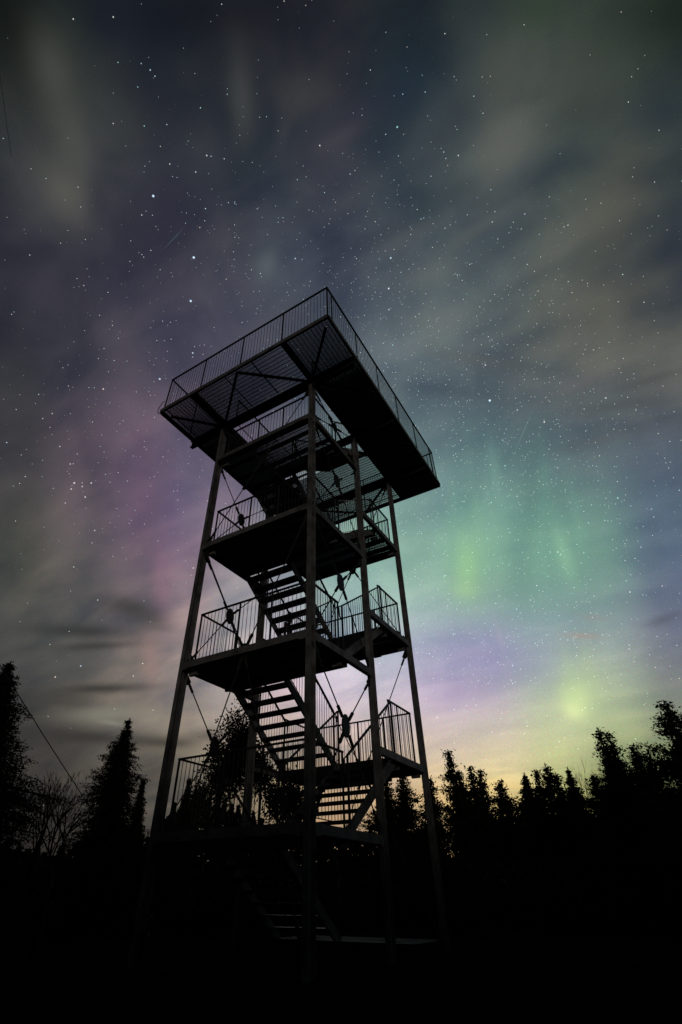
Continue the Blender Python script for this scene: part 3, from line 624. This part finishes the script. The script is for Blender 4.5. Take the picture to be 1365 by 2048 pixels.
SPRUCES = [  # px, py of the tip, distance, half width, style, fraction, label
    (24, 1322, 15, 1.7, 'spruce', .45, 'big dark spruce cut off by the left edge, with a tufted lumpy tip', 0),
    (258, 1436, 19, 1.4, 'spruce', .38, 'tall bushy spruce left of the tower, broad based with a rounded narrow tip', 0),
    (290, 1556, 21, .50, 'spruce', .45, 'small slim spruce between the bushy spruce and the left tower leg', 0),
    (378, 1555, 24, .70, 'spruce', .4, 'thin spruce seen through the lowest railing beside the left tower leg', 0),
    (897, 1499, 27, .95, 'pine', .5, 'ragged pine just right of the tower, its tip forked', 0),
    (918, 1542, 30, .85, 'pine', .5, 'low pine leaning on the ragged pine right of the tower', 0),
    (941, 1533, 28, .80, 'pine', .5, 'narrow pine third to the right of the tower', 0),
    (961, 1540, 31, .85, 'pine', .5, 'pine with a blunt top next to the gap over the yellow glow', 0),
    (1001, 1563, 29, 1.35, 'pine', .35, 'short wide open branched pine in front of the bright yellow cloud', 0),
    (1049, 1545, 30, .90, 'spruce', .5, 'dense round topped spruce right of the yellow cloud', 0),
    (1071, 1541, 33, .70, 'pine', .5, 'skinny pine between the round topped spruce and the taller one', 0),
    (1089, 1527, 31, .90, 'pine', .5, 'pine with widely spaced upper branches, under the bright green aurora patch', 0),
    (1110, 1545, 34, .80, 'pine', .5, 'lower pine in the notch left of the cone shaped one', 0),
    (1134, 1534, 30, .85, 'spruce', .5, 'cone shaped spruce at the middle of the right hand treeline', 0),
    (1216, 1500, 24, 1.25, 'spruce', .4, 'broad spruce close under the wind blurred double tip', 0),
    (1186, 1549, 29, 1.0, 'pine', .5, 'low dark pine between the bare topped larch and the broad spruce', 0),
    (1268, 1490, 24, 1.05, 'pine', .5, 'square shouldered pine right of the wind blurred double tip', 0),
    (1299, 1514, 27, 1.0, 'pine', .5, 'low pine filling the dip before the tallest right hand tree', 0),
    (1330, 1400, 17, .95, 'pine', .5, 'tallest tree of the right side, with open ragged tiers of branches', -.01),
    (1372, 1470, 20, 1.0, 'pine', .5, 'dark pine cut off by the right edge of the picture', 0),
    (806, 1546, 22, 1.15, 'pine', .5, 'leafy pine behind the right tower leg, under the second landing', 0),
    (858, 1558, 25, 1.05, 'pine', .5, 'pine peeping out right of the far right tower leg', 0),
    (770, 1560, 26, 1.1, 'pine', .5, 'pine between the two right hand tower legs below the landing', 0),
    (1195, 1455, 20, .42, 'pine', .8, 'left spire of the wind blurred double tip above the right treeline', 0),
    (1217, 1466, 20.5, .42, 'pine', .8, 'right spire of the wind blurred double tip above the right treeline', 0),
]
for i, (px, py, dist, hw, st, hz, lab, lean) in enumerate(SPRUCES):
    conifer(px, py, dist, hw * (1.6 if px > 1150 else 1.35 if px > 600 else 1.05), lab, 11 + i * 7, st, hz, cat='spruce tree' if st == 'spruce' else 'pine tree', lean=lean + (px - 682) / 682 * .09, group='conifers standing along the treeline')

def broadleaf(px, py, dist, hw, label, seed, leaves=True, depth=5, cat='tree', name='broadleaf_tree', lsize=.10, spread=.55, nl=16, trunk_f=.35):
    rn = random.Random(seed); tip = at(px, py, dist); h = tip.z; base = Vector((tip.x, tip.y, 0))
    root = tag(empty(name, base), label, cat)
    tk = MB(); ends = []
    def grow(p, d, L, r, lv):
        q = p + d * L; mid = p.lerp(q, .5) + Vector((rn.uniform(-1, 1), rn.uniform(-1, 1), rn.uniform(-.5, .5))) * L * .06
        tk.tube([p, mid, q], r, 5 if lv > 2 else 3, r * .68)
        if lv <= 2: ends.append((p.lerp(q, .5), L)); ends.append((q, L))
        if lv == 0: return
        for _ in range(3 if lv > 3 else 2 if rn.random() < .6 else 3):
            nd = (d + Vector((rn.uniform(-1, 1), rn.uniform(-1, 1), rn.uniform(-.2, .75))) * spread).normalized()
            grow(q, nd, L * rn.uniform(.62, .84), r * .66, lv - 1)
    grow(Vector((0, 0, 0)), Vector((rn.uniform(-.06, .06), 0, 1)).normalized(), h * trunk_f, .014 * h, depth)
    top = max(e[0].z for e in ends); s = h / top
    rad = max(math.hypot(e[0].x, e[0].y) for e in ends); sx = hw / rad
    tk.v = [(v[0] * sx, v[1] * sx, v[2] * s) for v in tk.v]
    tk.build('trunk', M_BARK, root)
    if leaves:
        F = Foliage(seed); nr = np.random.default_rng(seed)
        for e, L in ends:
            P = np.tile(np.array([e.x * sx, e.y * sx, e.z * s]), (nl, 1)) + nr.normal(size=(nl, 3)) * .2; F.add(P, lsize)
        F.build('crown', M_LEAF, root, slim=.75)
    return root
broadleaf(478, 1425, 21, 1.5, 'leafy birch seen through the tower behind the lowest stairs, left of its front leg', 5, True, 7, 'birch tree', 'birch_tree', .09, .95, 4)
broadleaf(430, 1530, 24, 1.4, 'low leafy tree behind the lowest railing beside the left tower leg', 9, True, 5, 'tree', 'broadleaf_tree', .12, .85, 9)
broadleaf(560, 1560, 24, 1.6, 'low leafy tree seen through the lowest stair flight left of the front leg', 15, True, 5, 'tree', 'broadleaf_tree', .12, .85, 9)
broadleaf(165, 1536, 13, 1.5, 'bare branched sapling between the two big left hand spruces, crossed by the wire', 21, False, 6, 'bare tree', 'bare_tree', spread=.6, trunk_f=.3)
broadleaf(112, 1552, 14, .9, 'thin bare sapling left of the wider bare one', 23, False, 5, 'bare tree', 'bare_tree', spread=.5, trunk_f=.3)
broadleaf(52, 1580, 15, 1.0, 'low bare bush at the foot of the left edge spruce', 29, False, 6, 'bush', 'bare_bush', spread=.7, trunk_f=.2)
broadleaf(305, 1640, 16, .8, 'low bare bush tucked against the left tower leg', 31, False, 5, 'bush', 'bare_bush', spread=.7, trunk_f=.2)
broadleaf(1162, 1510, 27, 1.2, 'larch with a thin bare twiggy top rising left of the double tip', 37, False, 7, 'larch tree', 'larch_tree', spread=.5, trunk_f=.3)

# the wood behind: one dark mass of crowns nobody could count
F = Foliage(77); nr = np.random.default_rng(77)
trunks = MB()
def mass(px, py, dist, hw, n, size=.2):
    tip = at(px, py, dist); h = tip.z
    zz = h * (1 - nr.power(1.0, n) ** .8 * .0 - nr.uniform(0, 1, n) ** 1.0)
    r = hw * np.clip((1 - zz / h) * 1.9, .08, 1) * np.sqrt(nr.uniform(0, 1, n)) * (1 + .35 * np.sin(zz * 5 + px))
    a = nr.uniform(0, 6.283, n)
    F.add(np.stack([tip.x + r * np.cos(a), tip.y + r * np.sin(a), np.maximum(zz, .05)], 1), size)
    trunks.tube([(tip.x, tip.y, 0), (tip.x, tip.y, h * .93)], .09, 5, .02)
rn = random.Random(5)
MASS = [(-60, 1640), (0, 1660), (40, 1690), (90, 1700), (140, 1692), (190, 1660), (235, 1640), (280, 1668), (330, 1668), (350, 1600), (400, 1582), (450, 1590), (490, 1615), (540, 1632), (600, 1628), (660, 1660), (720, 1650),
        (780, 1640), (830, 1668), (870, 1640), (935, 1655), (960, 1625), (1010, 1650), (1050, 1632), (1090, 1634), (1130, 1632), (1170, 1620), (1210, 1605), (1250, 1600), (1290, 1590), (1330, 1590), (1370, 1580), (1430, 1590), (1500, 1600)]
for (xa, ya), (xb, yb) in zip(MASS[:-1], MASS[1:]):
    for t in (0, .35, .7):
        px = xa + (xb - xa) * t; py = ya + (yb - ya) * t
        if 872 < px < 928: py = 1700
        mass(px, py + rn.uniform(0, 22), rn.uniform(30, 40), rn.uniform(.9, 1.3), 1500, .24)
        mass(px + rn.uniform(-20, 20), max(py + 60, 1712) + rn.uniform(0, 20), rn.uniform(22, 30), 1.5, 900, .24)
for k in range(92):      # unseen trees added behind the camera, sized to shade the tower's foot
    a = YAW + math.pi + (k % 46 - 22.5) / 22.5 * 1.9; d = rn.uniform(15, 18) + (k // 46) * 3.2
    c = Vector((CAM[0] + math.sin(a) * d, CAM[1] + math.cos(a) * d, 0)); h = rn.uniform(5.2, 6.2)
    zz = h * nr.uniform(0, 1, 1500); r = rn.uniform(1.2, 1.7) * np.clip((1 - zz / h) * 2.6, .1, 1) * np.sqrt(nr.uniform(0, 1, 1500)); t = nr.uniform(0, 6.283, 1500)
    F.add(np.stack([c.x + r * np.cos(t), c.y + r * np.sin(t), np.maximum(zz, .05)], 1), .55)
wood = F.build('distant_wood', M_NEEDLE, None, .7); tag(wood, 'dark mass of low forest filling the ground behind the tower', 'wood', kind='stuff')
tw = trunks.build('wood_trunks', M_BARK, wood)

# ------------------------------------------------------------------ guy wires of a mast that stands outside the picture
w = MB(); a = at(215, 1668, 14.0); b_ = at(-70, 1217, 11.0)
a = a + (a - b_) * .04
w.tube([a, a.lerp(b_, .5) - Vector((0, 0, .03)), b_], .010, 6)
tag(w.build('guy_wire', M_WIRE), 'thin dark wire slanting down across the left spruce and the bare saplings', 'wire')
w = MB(); w.tube([at(23, 313, 6.0), at(14, 250, 6.0), at(-8, 90, 6.2)], .0035, 6)
tag(w.build('guy_wire', M_WIRE), 'short thin dark wire in the upper left corner of the night sky', 'wire')
